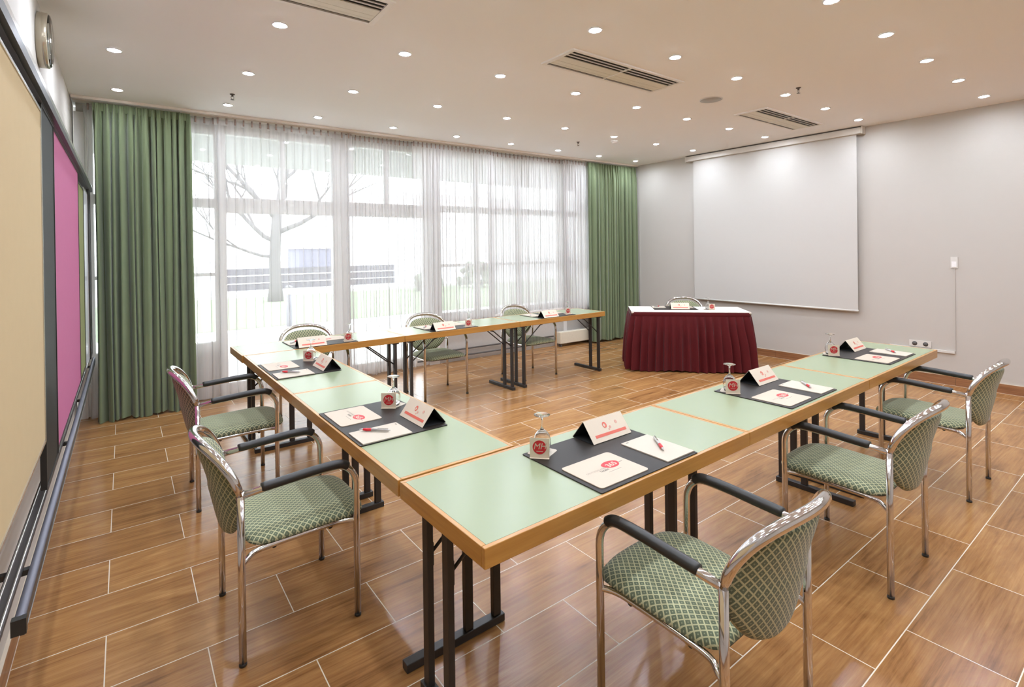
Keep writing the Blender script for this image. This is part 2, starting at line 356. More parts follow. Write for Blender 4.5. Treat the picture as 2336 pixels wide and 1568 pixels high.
# ------------------------------------------------------------------ window wall
def wbuild(name, mb, mat, parent=None): return mb.xf(WROT).build(name, mat, parent)
F0, F1 = 0.27, 0.36                     # depth of the frames
def ring(x0, x1, z0, z1, t, y0=F0, y1=F1, tb=None):
    tb = tb or t
    return MB().box(x0, x0+t, y0, y1, z0, z1).box(x1-t, x1, y0, y1, z0, z1).box(x0+t, x1-t, y0, y1, z1-t, z1).box(x0+t, x1-t, y0, y1, z0, z0+tb)
hd = MB().box(-1.12, 6.5, F0-0.02, F1+0.05, 2.91, H)                                  # header above the panes
hd.xf(WROT); struct('wall_window', hd, M['wall'])
posts = MB()
for a, c in ((-1.135, -1.06), (0.06, 0.085), (1.33, 1.44), (2.55, 2.70), (4.97, 5.04), (6.40, 6.50)): posts.box(a, c, F0-0.03, F1+0.03, 0.0, 2.91)
posts.xf(WROT); struct('trim_3', posts, M['window_white'])
def window(n, x0, x1, z0, mull, panes, low=None, rails=()):
    """panes: list of (x0,x1,z0,z1) glazed openings inside the frame x0..x1, z0..2.91"""
    w = empty('window_%d' % n, (0,0,0), 0, kind='structure')
    f = MB(); xs = sorted({x0, x1}); d = 0.0
    # frame = everything that is not glazed, built as vertical and horizontal bars
    cols = sorted({(p[0], p[1]) for p in panes})
    edges = [x0] + [e for c in cols for e in c] + [x1]
    zs = sorted({(p[2], p[3]) for p in panes})
    f.box(x0, min(p[0] for p in panes), F0, F1, z0, 2.91).box(max(p[1] for p in panes), x1, F0, F1, z0, 2.91)
    xa, xb = min(p[0] for p in panes), max(p[1] for p in panes)
    bands = sorted(zs); prev = z0
    for (a, c) in bands:
        if a > prev + 1e-4: f.box(xa, xb, F0, F1, prev, a)
        row = sorted([p for p in panes if p[2] == a])
        for q in range(len(row)-1): f.box(row[q][1], row[q+1][0], F0+0.005, F1, a, c)
        prev = c
    f.box(xa, xb, F0, F1, prev, 2.91)
    fo = f.xf(WROT).build('window_frame', M['window_white'], w); bevel(fo, 0.006, 2)
    for p in panes:
        MB().box(p[0]-0.004, p[1]+0.004, F0+0.045, F0+0.055, p[2]-0.004, p[3]+0.004).xf(WROT).build('window_pane', M['pane'], w)
    for r in rails: MB().box(*r).xf(WROT).build('glazing_bar', M['window_white'], w)
    return w
window(1, -1.06, 0.058, 0.0, 0, [(-1.0, 0.02, 2.14, 2.83), (-1.0, 0.012, 1.345, 2.045), (-1.0, 0.012, 0.60, 1.31)])
window(2, 0.088, 1.328, 0.0, 0, [(0.13, 0.695, 2.16, 2.85), (0.742, 1.28, 2.16, 2.85), (0.18, 1.268, 0.14, 1.995)])
window(3, 1.442, 2.548, 0.0, 0, [(1.484, 1.953, 2.165, 2.865), (2.015, 2.50, 2.165, 2.865), (1.49, 2.50, 0.14, 1.995)])
window(4, 2.702, 4.968, 0.62, 0, [(2.755, 3.325, 2.175, 2.855), (3.39, 4.10, 2.175, 2.855), (4.15, 4.92, 2.175, 2.855),
      (2.755, 3.325, 1.36, 2.085), (3.39, 4.10, 1.36, 2.085), (4.15, 4.92, 1.36, 2.085), (2.755, 3.325, 0.68, 1.32), (3.39, 4.10, 0.68, 1.32), (4.15, 4.92, 0.68, 1.32)])
window(5, 5.042, 6.40, 0.62, 0, [(5.09, 5.70, 2.175, 2.855), (5.75, 6.35, 2.175, 2.855), (5.09, 5.70, 1.36, 2.085), (5.75, 6.35, 1.36, 2.085), (5.09, 5.70, 0.68, 1.32), (5.75, 6.35, 0.68, 1.32)])
pp = MB().box(2.702, 4.968, F0-0.02, F1, 0, 0.618).box(5.042, 6.398, F0-0.02, F1, 0, 0.618).xf(WROT); struct('trim_4', pp, M['parapet'])
sl = MB().box(2.705, 6.40, F0-0.16, F0-0.022, 0.590, 0.618).xf(WROT); struct('trim_5', sl, M['window_white'])
# the heating under the sill: two pipes and a cream convector
for nm, z, lb in (('heating_pipe', 0.165, 'upper thin brown heating pipe running along the parapet under the windows'), ('heating_pipe', 0.075, 'lower thin heating pipe just above the floor along the parapet')):
    o = MB().tube([(2.35, 0.205, z), (4.72, 0.205, z)], 0.011).xf(WROT).build(nm, M['dark_gap']); tag(o, lb, 'pipe', 'heating pipes under the sill')
cv = empty('convector_heater', (0,0,0), 0, 'low cream convector heater on the floor between window row and right green curtain', 'radiator')
bevel(MB().box(4.75, 5.50, 0.075, 0.175, 0.05, 0.235).xf(WROT).build('casing', M['convector'], cv), 0.008)
g = MB()
for i in range(24): g.box(4.78+i*0.029, 4.80+i*0.029, 0.095, 0.155, 0.2352, 0.2365)
g.xf(WROT).build('top_grille', M['vent_slat'], cv)
for fx in (4.78, 5.44): MB().box(fx, fx+0.02, 0.095, 0.155, 0, 0.05).xf(WROT).build('foot', M['dark_gap'], cv)
# curtain track
tr = empty('curtain_track', (0,0,0), 0, 'long pale beige curtain track on the ceiling above the windows', 'curtain rail')
MB().box(-1.13, 6.49, -0.045, 0.02, 2.974, 2.9945).xf(WROT).build('front_track', M['track'], tr)
MB().box(-1.13, 6.49, 0.055, 0.145, 2.974, 2.9945).xf(WROT).build('rear_track', M['track'], tr)
MB().box(-1.13, 6.49, -0.05, -0.0455, 2.970, 2.9945).xf(WROT).build('fascia', M['track'], tr)

def curtain(name, x0, x1, off, z0, z1, folds, amp, mat, label, cat, group=None, flare=0.0, seed=1, nv=14, tape=0.07, per=10, hooks=0, thick=0.0):
    rnd = random.Random(seed); ph = [rnd.uniform(-0.8, 0.8) for _ in range(folds+2)]; am = [rnd.uniform(0.55, 1.15) for _ in range(folds+2)]; am2 = [rnd.uniform(-0.5, 0.5) for _ in range(folds+2)]
    nu = folds*per
    def fn(u, v):
        z = z0 + (z1-z0)*v
        top = max(0.0, min(1.0, (z1 - z)/0.25))                    # 0 at the tape, 1 below it
        k = u*folds; i = int(min(k, folds-1e-6)); fr = k-i
        s = math.sin(2*PI*(k + 0.16*math.sin(2*PI*(0.37*k) + ph[i % len(ph)]*0)))
        a = amp*(am[i]*(1-fr)+am[i+1]*fr)*(0.35+0.65*top)
        y = off + a*s + 0.30*a*math.sin(4*PI*k+1.3+2*v) * (am2[i]*(1-fr)+am2[i+1]*fr)*2
        if top < 1: y += 0.25*amp*(1-top)*math.sin(2*PI*k*2.5+ph[i]*3)
        xs = x0 + (x1-x0)*u + 0.35*(x1-x0)/folds*math.sin(2*PI*k*1.0+1.2)*top*0.6
        xs += 0.012*math.sin(3.1*v+i*1.7)*(1-v)
        xs += flare*(u-0.5)*(1-v)
        zz = z
        if v == 0: zz = z0 + 0.012*math.sin(k*1.3+seed)
        return (xs, y, zz)
    mb = MB()
    vs = [0, 0.02, 0.05] + [0.05 + (0.91-0.05)*j/nv for j in range(1, nv+1)] + [0.935, 0.955, 0.97, 0.985, 1.0]
    vsn = len(vs)-1
    mb.grid(lambda u, v: fn(u, vs[int(round(v*vsn))]), nu, vsn)
    mb.xf(WROT)
    o = bpy.data.objects.new(name, mb.mesh(name, mat)); COL.objects.link(o)
    tag(o, label, cat, group)
    if thick:
        sd = o.modifiers.new('thickness', 'SOLIDIFY'); sd.thickness = thick
    if tape:
        t = MB().box(min(x0,x1)+0.005, max(x0,x1)-0.005, off+amp*0.2-0.002, off+amp*0.2+0.002, z1-tape, z1+0.004).xf(WROT).build('heading_tape', mat, o)
    if hooks:
        for i in range(hooks):
            x = x0+(x1-x0)*(i+0.5)/hooks
            MB().tube([(x, off, z1-0.035), (x, off, z1+0.0265)], 0.009, 8).xf(WROT).build('curtain_hook', M['hook'], o)
    return o
G = 'green side curtains'
curtain('green_curtain', -0.985, -0.215, -0.012, 0.012, 2.953, 13, 0.052, M['green_curtain'], 'long green curtain gathered at the left end of the windows, beside the pinboards', 'curtain', G, 0.0, 3, per=12, thick=0.0)
curtain('green_curtain', 5.31, 6.46, -0.012, 0.035, 2.953, 19, 0.048, M['green_curtain'], 'long green curtain gathered at the right end of the windows, beside the screen wall', 'curtain', G, 0.02, 8, per=12)
G = 'sheer white voile curtains'
curtain('sheer_curtain', -1.06, 0.04, 0.125, 0.03, 2.945, 9, 0.018, M['sheer_a'], 'leftmost sheer white curtain, half behind the left green curtain', 'curtain', G, seed=11, tape=0.05, hooks=14)
curtain('sheer_curtain', 0.0, 1.46, 0.070, 0.03, 2.945, 17, 0.020, M['sheer_a'], 'sheer white curtain in front of the glazed bay with the bare tree', 'curtain', G, seed=5, tape=0.05, hooks=18)
curtain('sheer_curtain', 1.38, 2.30, 0.128, 0.03, 2.945, 22, 0.020, M['sheer_a'], 'sheer white floor-length curtain with dense folds, behind the middle window chair', 'curtain', G, seed=6, tape=0.05, hooks=16)
curtain('sheer_curtain', 2.24, 3.50, 0.070, 0.56, 2.945, 26, 0.020, M['sheer_m'], 'sheer white sill-length curtain just right of the long ones', 'curtain', G, seed=9, tape=0.05, hooks=20)
curtain('sheer_curtain', 3.44, 4.93, 0.128, 0.56, 2.945, 34, 0.020, M['sheer_b'], 'dense sheer white sill-length curtain behind the right window chair', 'curtain', G, seed=12, tape=0.05, hooks=20)
curtain('sheer_curtain', 4.84, 5.60, 0.070, 0.56, 2.945, 18, 0.020, M['sheer_b'], 'rightmost sheer white curtain, next to the right green curtain', 'curtain', G, seed=13, tape=0.05, hooks=12)

# ------------------------------------------------------------------ outside
def out_thing(name, mb, mat, label, cat, group=None, kind=None):
    o = mb.build(name, mat); tag(o, label, cat, group, kind); return o
struct('terrace_paving', MB().box(-12, 30, 5.45, 11.2, -0.2, -0.10), M['paving'])
struct('lawn', MB().box(-12, 60, 11.2, 19.6, -0.2, -0.09), M['lawn'])
struct('road', MB().box(-20, 110, 19.6, 80, -0.2, -0.10), M['road'])
cn = struct('canopy_roof', MB().box(-4, 14, 5.42, 8.0, 2.96, 3.20), M['canopy'])
struct('kerb', MB().box(-12, 60, 19.6, 19.85, -0.1, 0.02), M['house'])
t = empty('bare_tree', (3.35, 17.5, -0.09), 0, 'large bare tree on the lawn, seen through the left sheer curtains', 'tree')
rt = random.Random(5)
tk = MB(); tk.tube([(0,0,0.0), (0.02,0,0.6), (0.0,0.02,1.4), (0.05,0,2.3), (0.1,0,3.1)], [0.26,0.2,0.18,0.17,0.15], 10); tk.build('trunk', M['bark'], t)
def branch(p, d, r, n, depth, mb):
    pts = [p.copy()]; rs = [r]; q = p.copy(); dd = d.normalized()
    for i in range(n):
        dd = (dd + Vector((rt.uniform(-.28,.28), rt.uniform(-.28,.28), rt.uniform(-.1,.22)))).normalized()
        q = q + dd*0.42; pts.append(q.copy()); rs.append(max(0.008, r*(1-(i+1)/(n+1.5))))
        if depth and i > 0 and rt.random() < 0.75:
            sd = (dd + Vector((rt.uniform(-1,1), rt.uniform(-1,1), rt.uniform(0,.7)))).normalized()
            branch(q, sd, rs[-1]*0.65, max(2, n-2), depth-1, mb)
    mb.tube(pts, rs, 6)
for d, z, r in (((-1,.1,.35),2.0,.09), ((1,-.1,.5),2.3,.10), ((.2,.3,1),3.0,.13), ((-.7,-.2,.8),2.8,.10), ((.9,.3,.9),2.9,.1), ((-1,0,.1),1.5,.06)):
    mb = MB(); branch(Vector((0.05,0,z)), Vector(d), r, 9, 2, mb); mb.build('branch', M['bark'], t)
bl = empty('bollard_light', (2.20, 11.0, -0.10), 0, 'short grey garden bollard lamp with a yellow head outside the windows', 'lamp')
MB().lathe([(0.065,0),(0.065,0.72)], 16).build('post', M['alu'], bl); MB().lathe([(0.06,0.72),(0.06,0.86)], 16).build('lamp_head', M['lamp_yellow'], bl); MB().lathe([(0.08,0.86),(0.08,0.89),(0.02,0.92)], 16).build('cap', M['alu'], bl)
fe = empty('garden_fence', (0,0,0), 0, 'dark grey fence along the road beyond the lawn', 'fence')
MB().box(2.6, 10.6, 23.9, 23.94, -0.1, 0.85).build('fence_panel', M['fence'], fe)
MB().box(2.6, 10.6, 23.84, 23.9, 0.52, 0.57).build('rail', M['house'], fe); MB().box(2.6, 10.6, 23.84, 23.9, 0.18, 0.22).build('rail', M['house'], fe)
hs = empty('house', (0,0,0), 0, 'white house with grey roof across the road', 'building')
MB().box(5, 34, 42, 50, -0.1, 4.6).build('wall', M['house'], hs); MB().add([(4.5,41.5,4.6),(34.5,41.5,4.6),(34.5,50.5,4.6),(4.5,50.5,4.6),(4.5,46,7.4),(34.5,46,7.4)], [(0,1,5,4),(2,3,4,5),(0,4,3),(1,2,5),(0,3,2,1)]).build('roof', M['roof'], hs)
for i in range(3): MB().box(22+3.2*i, 23+3.2*i, 41.93, 41.99, 1.4, 2.6).build('window', M['road'], hs)
sh = empty('garden_shed', (0,0,0), 0, 'small blue-grey shed behind the fence', 'building')
MB().box(7.2, 9.0, 29, 31.5, -0.1, 1.75).build('wall', M['blue_grey'], sh); MB().box(7.05, 9.15, 28.9, 31.6, 1.75, 1.85).build('roof', M['roof'], sh)
for i, (x, y, r, lb) in enumerate(((9.3, 17.8, .55, 'round shrub on the lawn, left of the other one'), (11.8, 18.0, .8, 'larger round shrub at the far right of the lawn'))):
    r2 = random.Random(i+3); mb = MB()
    for k in range(60):
        a, c, q = r2.uniform(0,2*PI), r2.uniform(-.4,1), r2.uniform(.5,1)*r
        p = (math.cos(a)*q*math.sqrt(1-c*c*.8), math.sin(a)*q*math.sqrt(1-c*c*.8), r*.8+c*r*.8)
        mb.lathe([(0.01,-.16),(.13,-.05),(.14,.06),(.01,.15)], 7, p)
    o = mb.build('shrub', M['leaf'], loc=(x, y, -0.09-r*0.32)); tag(o, lb, 'shrub', 'shrubs on the lawn')

# ------------------------------------------------------------------ tables
D, LT = 0.518, 1.396
TZ = 0.75
def make_table():
    t = empty('conference_table', (0,0,0))
    l, d = LT-0.003, D-0.002
    # long and short beech edges, mitred as boxes
    for y0, y1 in ((-d/2, -d/2+0.016), (d/2-0.016, d/2)):
        bevel(MB().box(-l/2, l/2, y0, y1, TZ-0.058, TZ).build('wood_edge', M['edge'], t), 0.002)
    for x0, x1 in ((-l/2, -l/2+0.016), (l/2-0.016, l/2)):
        bevel(MB().box(x0, x1, -d/2+0.0162, d/2-0.0162, TZ-0.058, TZ).build('wood_edge', M['edge_y'], t), 0.002)
    MB().box(-l/2+0.016, l/2-0.016, -d/2+0.016, d/2-0.016, TZ-0.03, TZ-0.0004).build('tabletop', M['laminate'], t)
    for s in (-1, 1):
        x = s*(l/2-0.082)
        f = MB().box(x-0.02, x+0.02, -d/2+0.055, d/2-0.012, 0.0, 0.032)
        fo = bevel(f.build('foot', M['dark_metal'], t), 0.003)
        for y in (d/2-0.045, d/2-0.182):
            lg = bevel(MB().box(x-0.0125, x+0.0125, y-0.0185, y+0.0185, 0.032, 0.682).build('leg', M['dark_metal'], t), 0.003)
            MB().box(x-s*0.012-0.004, x-s*0.012+0.004, y-0.014, y+0.014, 0.45, 0.53).build('hinge', M['dark_metal'], lg)
            MB().tube([(x-s*0.015, y, 0.49), (x-s*0.25, y, 0.675), (x-s*0.29, y, 0.685)], 0.006, 8).build('brace', M['dark_metal'], lg)
        MB().box(x-0.03, x+0.03, d/2-0.215, d/2-0.02, 0.676, 0.692).box(x-0.012, x+0.012, -d/2+0.05, d/2-0.215, 0.672, 0.692).build('mounting_plate', M['dark_metal'], t)
    return t
proto = make_table()
def rot2(o, a, x, y): return (o[0]+x*math.cos(a)-y*math.sin(a), o[1]+x*math.sin(a)+y*math.cos(a))
rows = {'R': ((0,0), 0.01095, 0), 'L': ((-0.007,0.5275), 0.00687, -PI/2), 'W': ((-0.035,3.307), 0.0141, PI)}
tab_labels = {
 ('R',0): 'nearest green-topped folding table of the right-hand row, filling the corner in the foreground', ('R',1): 'middle green-topped folding table of the right-hand row',
 ('R',2): 'farthest green-topped folding table of the right-hand row, its end free towards the screen wall',
 ('L',0): 'nearer green-topped folding table of the left-hand row, butted against the foreground corner table', ('L',1): 'farther green-topped folding table of the left-hand row, next to the window row',
 ('W',0): 'green-topped folding table of the window row, at its left end', ('W',1): 'middle green-topped folding table of the window row', ('W',2): 'right end table of the window row, near the right green curtain'}
first = True
for (rn, k), lb in tab_labels.items():
    o, a, turn = rows[rn]
    if rn == 'L': c = rot2(o, a, D/2, 1.388*(k+0.5)); rz = a+turn
    else: c = rot2(o, a, LT*(k+0.5), D/2); rz = a+turn
    t = proto if first else copy_tree(proto); first = False
    t.location = (c[0], c[1], 0); t.rotation_euler.z = rz
    if rn == 'L': t.scale.x = 0.9945
    tag(t, lb, 'table', 'green folding tables set out in a U')

# ------------------------------------------------------------------ chairs
def spline(ctrl, n=8):
    P = [Vector(c) for c in ctrl]; out = []
    for i in range(len(P)-1):
        p0 = P[max(i-1,0)]; p1 = P[i]; p2 = P[i+1]; p3 = P[min(i+2,len(P)-1)]
        for j in range(n):
            t = j/n; out.append(0.5*((2*p1)+(-p0+p2)*t+(2*p0-5*p1+4*p2-p3)*t*t+(-p0+3*p1-3*p2+p3)*t**3))
    out.append(P[-1]); return out
def make_chair():
    c = empty('armchair', (0,0,0)); R = 0.0135
    # front = +Y ; feet rear y=-0.22 , front y=+0.22
    for s in (-1, 1):
        x = s*0.25
        fleg = MB().tube([(x, 0.222, 0.012), (x, 0.222, 0.56)] + [(x, 0.222-0.088+0.088*math.cos(a), 0.56+0.098*math.sin(a)) for a in [PI/2*i/10 for i in range(1, 11)]] + [(x, 0.04, 0.6565), (x, -0.10, 0.648), (x, -0.215, 0.640)], R, 14).build('front_leg', M['chrome'], c)
        rleg = MB().tube([(x, -0.222, 0.012), (x, -0.222, 0.35), (x, -0.222, 0.655)], R, 14).build('rear_leg', M['chrome'], c)
        for y, lg in ((0.222, fleg), (-0.222, rleg)): MB().lathe([(0.0138,0),(0.0142,0.006),(0.0138,0.012)], 14, (x, y, 0)).build('foot_cap', M['black_rubber'], lg)
        pad = spline([(x, 0.187, 0.646), (x, 0.160, 0.6615), (x, 0.120, 0.6655), (x, 0.04, 0.6635), (x, -0.06, 0.6565), (x, -0.150, 0.651)], 5)
        m = len(pad); MB().tube(pad, [0.0155]+[0.0182]*(m-2)+[0.0165], 14).build('armrest', M['black_rubber'], c)
        MB().tube(spline([(x, -0.222, 0.375), (s*0.243, -0.200, 0.392), (s*0.226, -0.165, 0.402), (s*0.220, -0.08, 0.405), (s*0.220, 0.10, 0.408), (s*0.226, 0.175, 0.409), (x, 0.222, 0.410)], 5), 0.0105, 12).build('seat_rail', M['chrome'], c)
        MB().tube([(x, -0.222, 0.545), (s*0.225, -0.218, 0.545)], 0.009, 10).build('back_bracket', M['chrome'], c)
    MB().tube([(-0.222, 0.12, 0.400), (0.222, 0.12, 0.400)], 0.010, 10).tube([(-0.222, -0.10, 0.398), (0.222, -0.10, 0.398)], 0.010, 10).build('seat_crossbar', M['dark_metal'], c)
    # chrome hoop over the backrest
    hp = []
    for i in range(41):
        a = PI*i/40; sx = math.copysign(abs(math.cos(a))**0.80, math.cos(a)); sz = math.sin(a)**0.80
        z = 0.640 + 0.185*sz; lean = 0.055*((z-0.64)/0.185); bow = 0.072*(1-abs(sx)**2)
        hp.append((0.25*sx, -0.222-lean-bow, z))
    rr = [0.0138+0.0045*math.sin(PI*i/40)**0.6 for i in range(41)]
    MB().tube(hp, rr, 14).build('back_hoop', M['chrome'], c)
    # upholstered pads
    def pad(fn, T, nu, nv, p=4):
        """fn(s,t)->(point, normal); closed cushion of thickness T"""
        def th(s, t):
            a = max(0.0, 1-abs(s)**p); b_ = max(0.0, 1-abs(t)**p); return T*0.5*(a*b_)**0.5
        mb = MB()
        for sg in (1, -1):
            def f(u, v, sg=sg):
                s = 2*u-1; t = 2*v-1; s = math.sin(s*PI/2)*0.35+s*0.65; t = math.sin(t*PI/2)*0.35+t*0.65
                P, n = fn(s, t); return tuple(Vector(P)+Vector(n)*sg*th(s, t))
            mb.grid(f, nu, nv)
        return mb
    def seat_fn(s, t):
        # superellipse plan, slightly wider in front
        q = math.sqrt(max(1e-9, s*s+t*t-s*s*t*t)) if (abs(s) > 1e-6 or abs(t) > 1e-6) else 1
        m_ = max(abs(s), abs(t)); k = 1.0
        if m_ > 1e-6:
            nn = (abs(s/m_)**7+abs(t/m_)**7)**(1/7); k = 1/nn
        x, y = s*k, t*k
        hw = 0.230 + 0.004*y
        X = x*hw; Y = 0.035 + y*0.235 + 0.020*(1-x*x)*max(0, y)
        Z = 0.444 - 0.022*abs(x)**3.5 - 0.020*max(0, y)**4 + 0.006*y - 0.008*(1-y*y)*(1-x*x)
        return (X, Y, Z), (0, 0, 1)
    pad(seat_fn, 0.040, 30, 30, 10).build('seat', M['seat'], c)
    MB().prism([(p[0], p[1]+0.03) for p in rrect(0.40, 0.42, 0.06)], 0.405, 0.4115).build('seat_base', M['dark_metal'], c)
    def back_fn(s, t):
        m_ = max(abs(s), abs(t)); k = 1.0
        if m_ > 1e-6:
            nn = (abs(s/m_)**3.0+abs(t/m_)**3.0)**(1/3.0); k = 1/nn
        x, y = s*k, t*k
        z = 0.602 + 0.184*y
        hw = 0.233 - 0.085*max(0, -y)**1.4 - 0.012*max(0, y)**2
        X = x*hw
        base = -0.214 - 0.042*max(0, (z-0.62)/0.15) ** 1.2 if z > 0.62 else -0.214
        bow = (0.075 - 0.040*max(0, -y))*(1-abs(x)**2.2)
        return (X, base-bow+0.006, z), Vector((0.50*x, 1, 0.15 if z > 0.62 else 0)).normalized()
    pad(back_fn, 0.034, 30, 26, 10).build('backrest', M['back'], c)
    return c
cproto = make_chair()
chairs = [  # x, y, rz (0 = facing +Y), label
 (0.762, -0.155, 0.010, 'green lattice armchair, nearest one at the right-hand row, seen from behind in the foreground'),
 (2.170, -0.103, 0.012, 'green lattice armchair at the middle seat of the right-hand row'),
 (3.548, -0.085, 0.012, 'green lattice armchair at the farthest seat of the right-hand row, near the screen wall'),
 (-0.203, 1.255, -PI/2, 'green lattice armchair, nearer of the two on the left-hand row'),
 (-0.195, 2.690, -PI/2-0.02, 'green lattice armchair, farther of the two on the left-hand row, near the green curtain'),
 (0.660, 3.815, PI, 'green lattice armchair behind the window row, left seat next to the corner'),
 (1.965, 3.815, PI-0.03, 'green lattice armchair behind the window row, middle seat'),
 (3.268, 3.825, PI+0.02, 'green lattice armchair behind the window row, right seat'),
 (5.49, 3.08, PI-0.80, 'green lattice armchair behind the burgundy-skirted presenter table')]
for i, (x, y, rz, lb) in enumerate(chairs):
    c = cproto if i == 0 else copy_tree(cproto)
    c.location = (x, y, 0); c.rotation_euler.z = rz; tag(c, lb, 'chair', 'green chrome-framed armchairs')

# ------------------------------------------------------------------ presenter table
PC = Vector((5.12, 2.85)); PA = math.atan2(-1.045, 1.00)     # direction of its front edge
pt = empty('presenter_table', (PC.x, PC.y, 0), PA, 'presenter table hidden under a white cloth and burgundy skirt, angled in the far corner', 'table')
PW, PD = 1.42, 0.60
MB().box(-PW/2, PW/2, -PD/2, PD/2, 0.715, 0.742).build('tabletop', M['laminate'], pt)
for sx in (-1, 1):
    for sy in (-1, 1): MB().box(sx*(PW/2-0.08)-0.015, sx*(PW/2-0.08)+0.015, sy*(PD/2-0.08)-0.015, sy*(PD/2-0.08)+0.015, 0, 0.715).build('leg', M['dark_metal'], pt)
tc = MB().prism(rrect(PW+0.006, PD+0.006, 0.012, 4), 0.7425, 0.7455).box(-PW/2-0.004, PW/2+0.004, -PD/2-0.006, -PD/2-0.003, 0.728, 0.7455)
o = tc.build('tablecloth', M['tablecloth'], loc=(PC.x, PC.y, 0), rz=PA); tag(o, 'white cloth spread over the presenter table', 'tablecloth')
def perim(q, ex):   # q in 0..1 along back-left corner -> front -> back-right corner -> around the back
    w, d, r = PW/2+ex, PD/2+ex, 0.05
    pts = rrect(2*w, 2*d, r+ex*0.5, 5)
    lens = [0]
    for i in range(len(pts)): lens.append(lens[-1]+math.dist(pts[i], pts[(i+1) % len(pts)]))
    T = lens[-1]*(q % 1.0)
    for i in range(len(pts)):
        if lens[i+1] >= T:
            f = (T-lens[i])/max(1e-9, lens[i+1]-lens[i]); a, b_ = pts[i], pts[(i+1) % len(pts)]
            return a[0]+(b_[0]-a[0])*f, a[1]+(b_[1]-a[1])*f
    return pts[0]
sk = empty('table_skirt', (PC.x, PC.y, 0), PA, 'pleated burgundy skirt hanging to the floor around the presenter table', 'table skirt')
NP = 46
rk = random.Random(4); pa = [rk.uniform(0.5, 1.25) for _ in range(NP+1)]
def skirt(u, v):
    z = 0.015+0.675*v; d = 1-v
    k = u*NP; i = int(k) % NP
    w = math.sin(2*PI*k)*pa[i]
    ex = 0.014 + 0.052*d**0.8 + 0.026*w*(0.22+0.9*min(1, d*2.0))
    x, y = perim(u + 0.0016*math.sin(2*PI*k+1.0)*d, ex)
    return (x, y, z + (0.008*math.sin(k*0.9) if v == 0 else 0))
MB().grid(skirt, NP*10, 12).build('pleated_cloth', M['burgundy'], sk)
MB().grid(lambda u, v: (*perim(u, 0.010+0.004*math.sin(PI*v)), 0.688+0.052*v), 160, 4).build('top_band', M['burgundy'], sk)

# ------------------------------------------------------------------ place settings
# seat frame: a = to the sitter's right, b = away from the sitter, origin = near left corner of the mat
TOPZ = TZ
def circle(r, n=28, cx=0, cy=0): return [(cx+r*math.cos(2*PI*i/n), cy+r*math.sin(2*PI*i/n)) for i in range(n)]
def flat(mb, z): return mb.xf(Matrix.Translation((0,0,z)))
P_mat = MB().prism(rrect(0.545, 0.415, 0.006, 3), 0, 0.004).build('desk_mat', M['mat']); bevel(P_mat, 0.001)
# rounded info card with red 365 disc
P_card = empty('info_card')
pc = MB().prism(rrect(0.250, 0.200, 0.014, 6), 0, 0.0028).build('card', M['card'], P_card)
disc = [(0.040*math.cos(a)*(1+0.06*math.sin(3*a)), 0.026*math.sin(a)) for a in [2*PI*i/30 for i in range(30)]]
MB().prism([(x+0.045, y+0.014) for x, y in disc], 0.0028, 0.0031).build('red_disc', M['red'], pc)
tm = text_mb('365', 0.034, 0.0008); tm.xf(Matrix.Translation((0.046, 0.010, 0.0033)) @ Matrix.Rotation(0.10, 4, 'Z')).build('numeral', M['card'], pc)
tm = text_mb('DEUTSCHLAND', 0.0135); tm.xf(Matrix.Translation((-0.040, 0.004, 0.0031))).build('lettering', M['light_grey_print'], pc)
tm = text_mb('TAGEN', 0.0135, 0.0004); tm.xf(Matrix.Translation((-0.013, -0.011, 0.0031))).build('lettering', M['grey_print'], pc)
MB().box(0.085, 0.104, 0.008, 0.0115, 0.0028, 0.0031).box(-0.01, 0.055, -0.030, -0.0285, 0.0028, 0.0031).build('fine_print', M['light_grey_print'], pc)
P_pad = empty('note_pad')
MB().prism(rrect(0.168, 0.225, 0.002, 2), 0, 0.004).build('paper_stack', M['paper'], P_pad)
MB().box(-0.066, -0.052, 0.098, 0.103, 0.004, 0.0043).build('printed_mark', M['grey_print'], P_pad)
P_pen = empty('ballpoint_pen')
RX = Matrix.Rotation(PI/2, 4, 'X')
def alongy(prof): return MB().lathe(prof, 14).xf(Matrix.Translation((0,0,0.0075)) @ Matrix.Rotation(-PI/2, 4, 'X'))
alongy([(0.0012,-0.072),(0.0022,-0.066),(0.0048,-0.054)]).build('tip', M['pen_body'], P_pen)
alongy([(0.0049,-0.054),(0.0068,-0.040),(0.0062,-0.016)]).build('grip', M['pen_red'], P_pen)
alongy([(0.0058,-0.016),(0.0054,0.050),(0.0048,0.062),(0.0022,0.063),(0.0022,0.070)]).build('barrel', M['pen_body'], P_pen)
MB().box(-0.002, 0.002, 0.012, 0.060, 0.0135, 0.0150).box(-0.002, 0.002, 0.055, 0.060, 0.0118, 0.0136).build('clip', M['chrome'], P_pen)
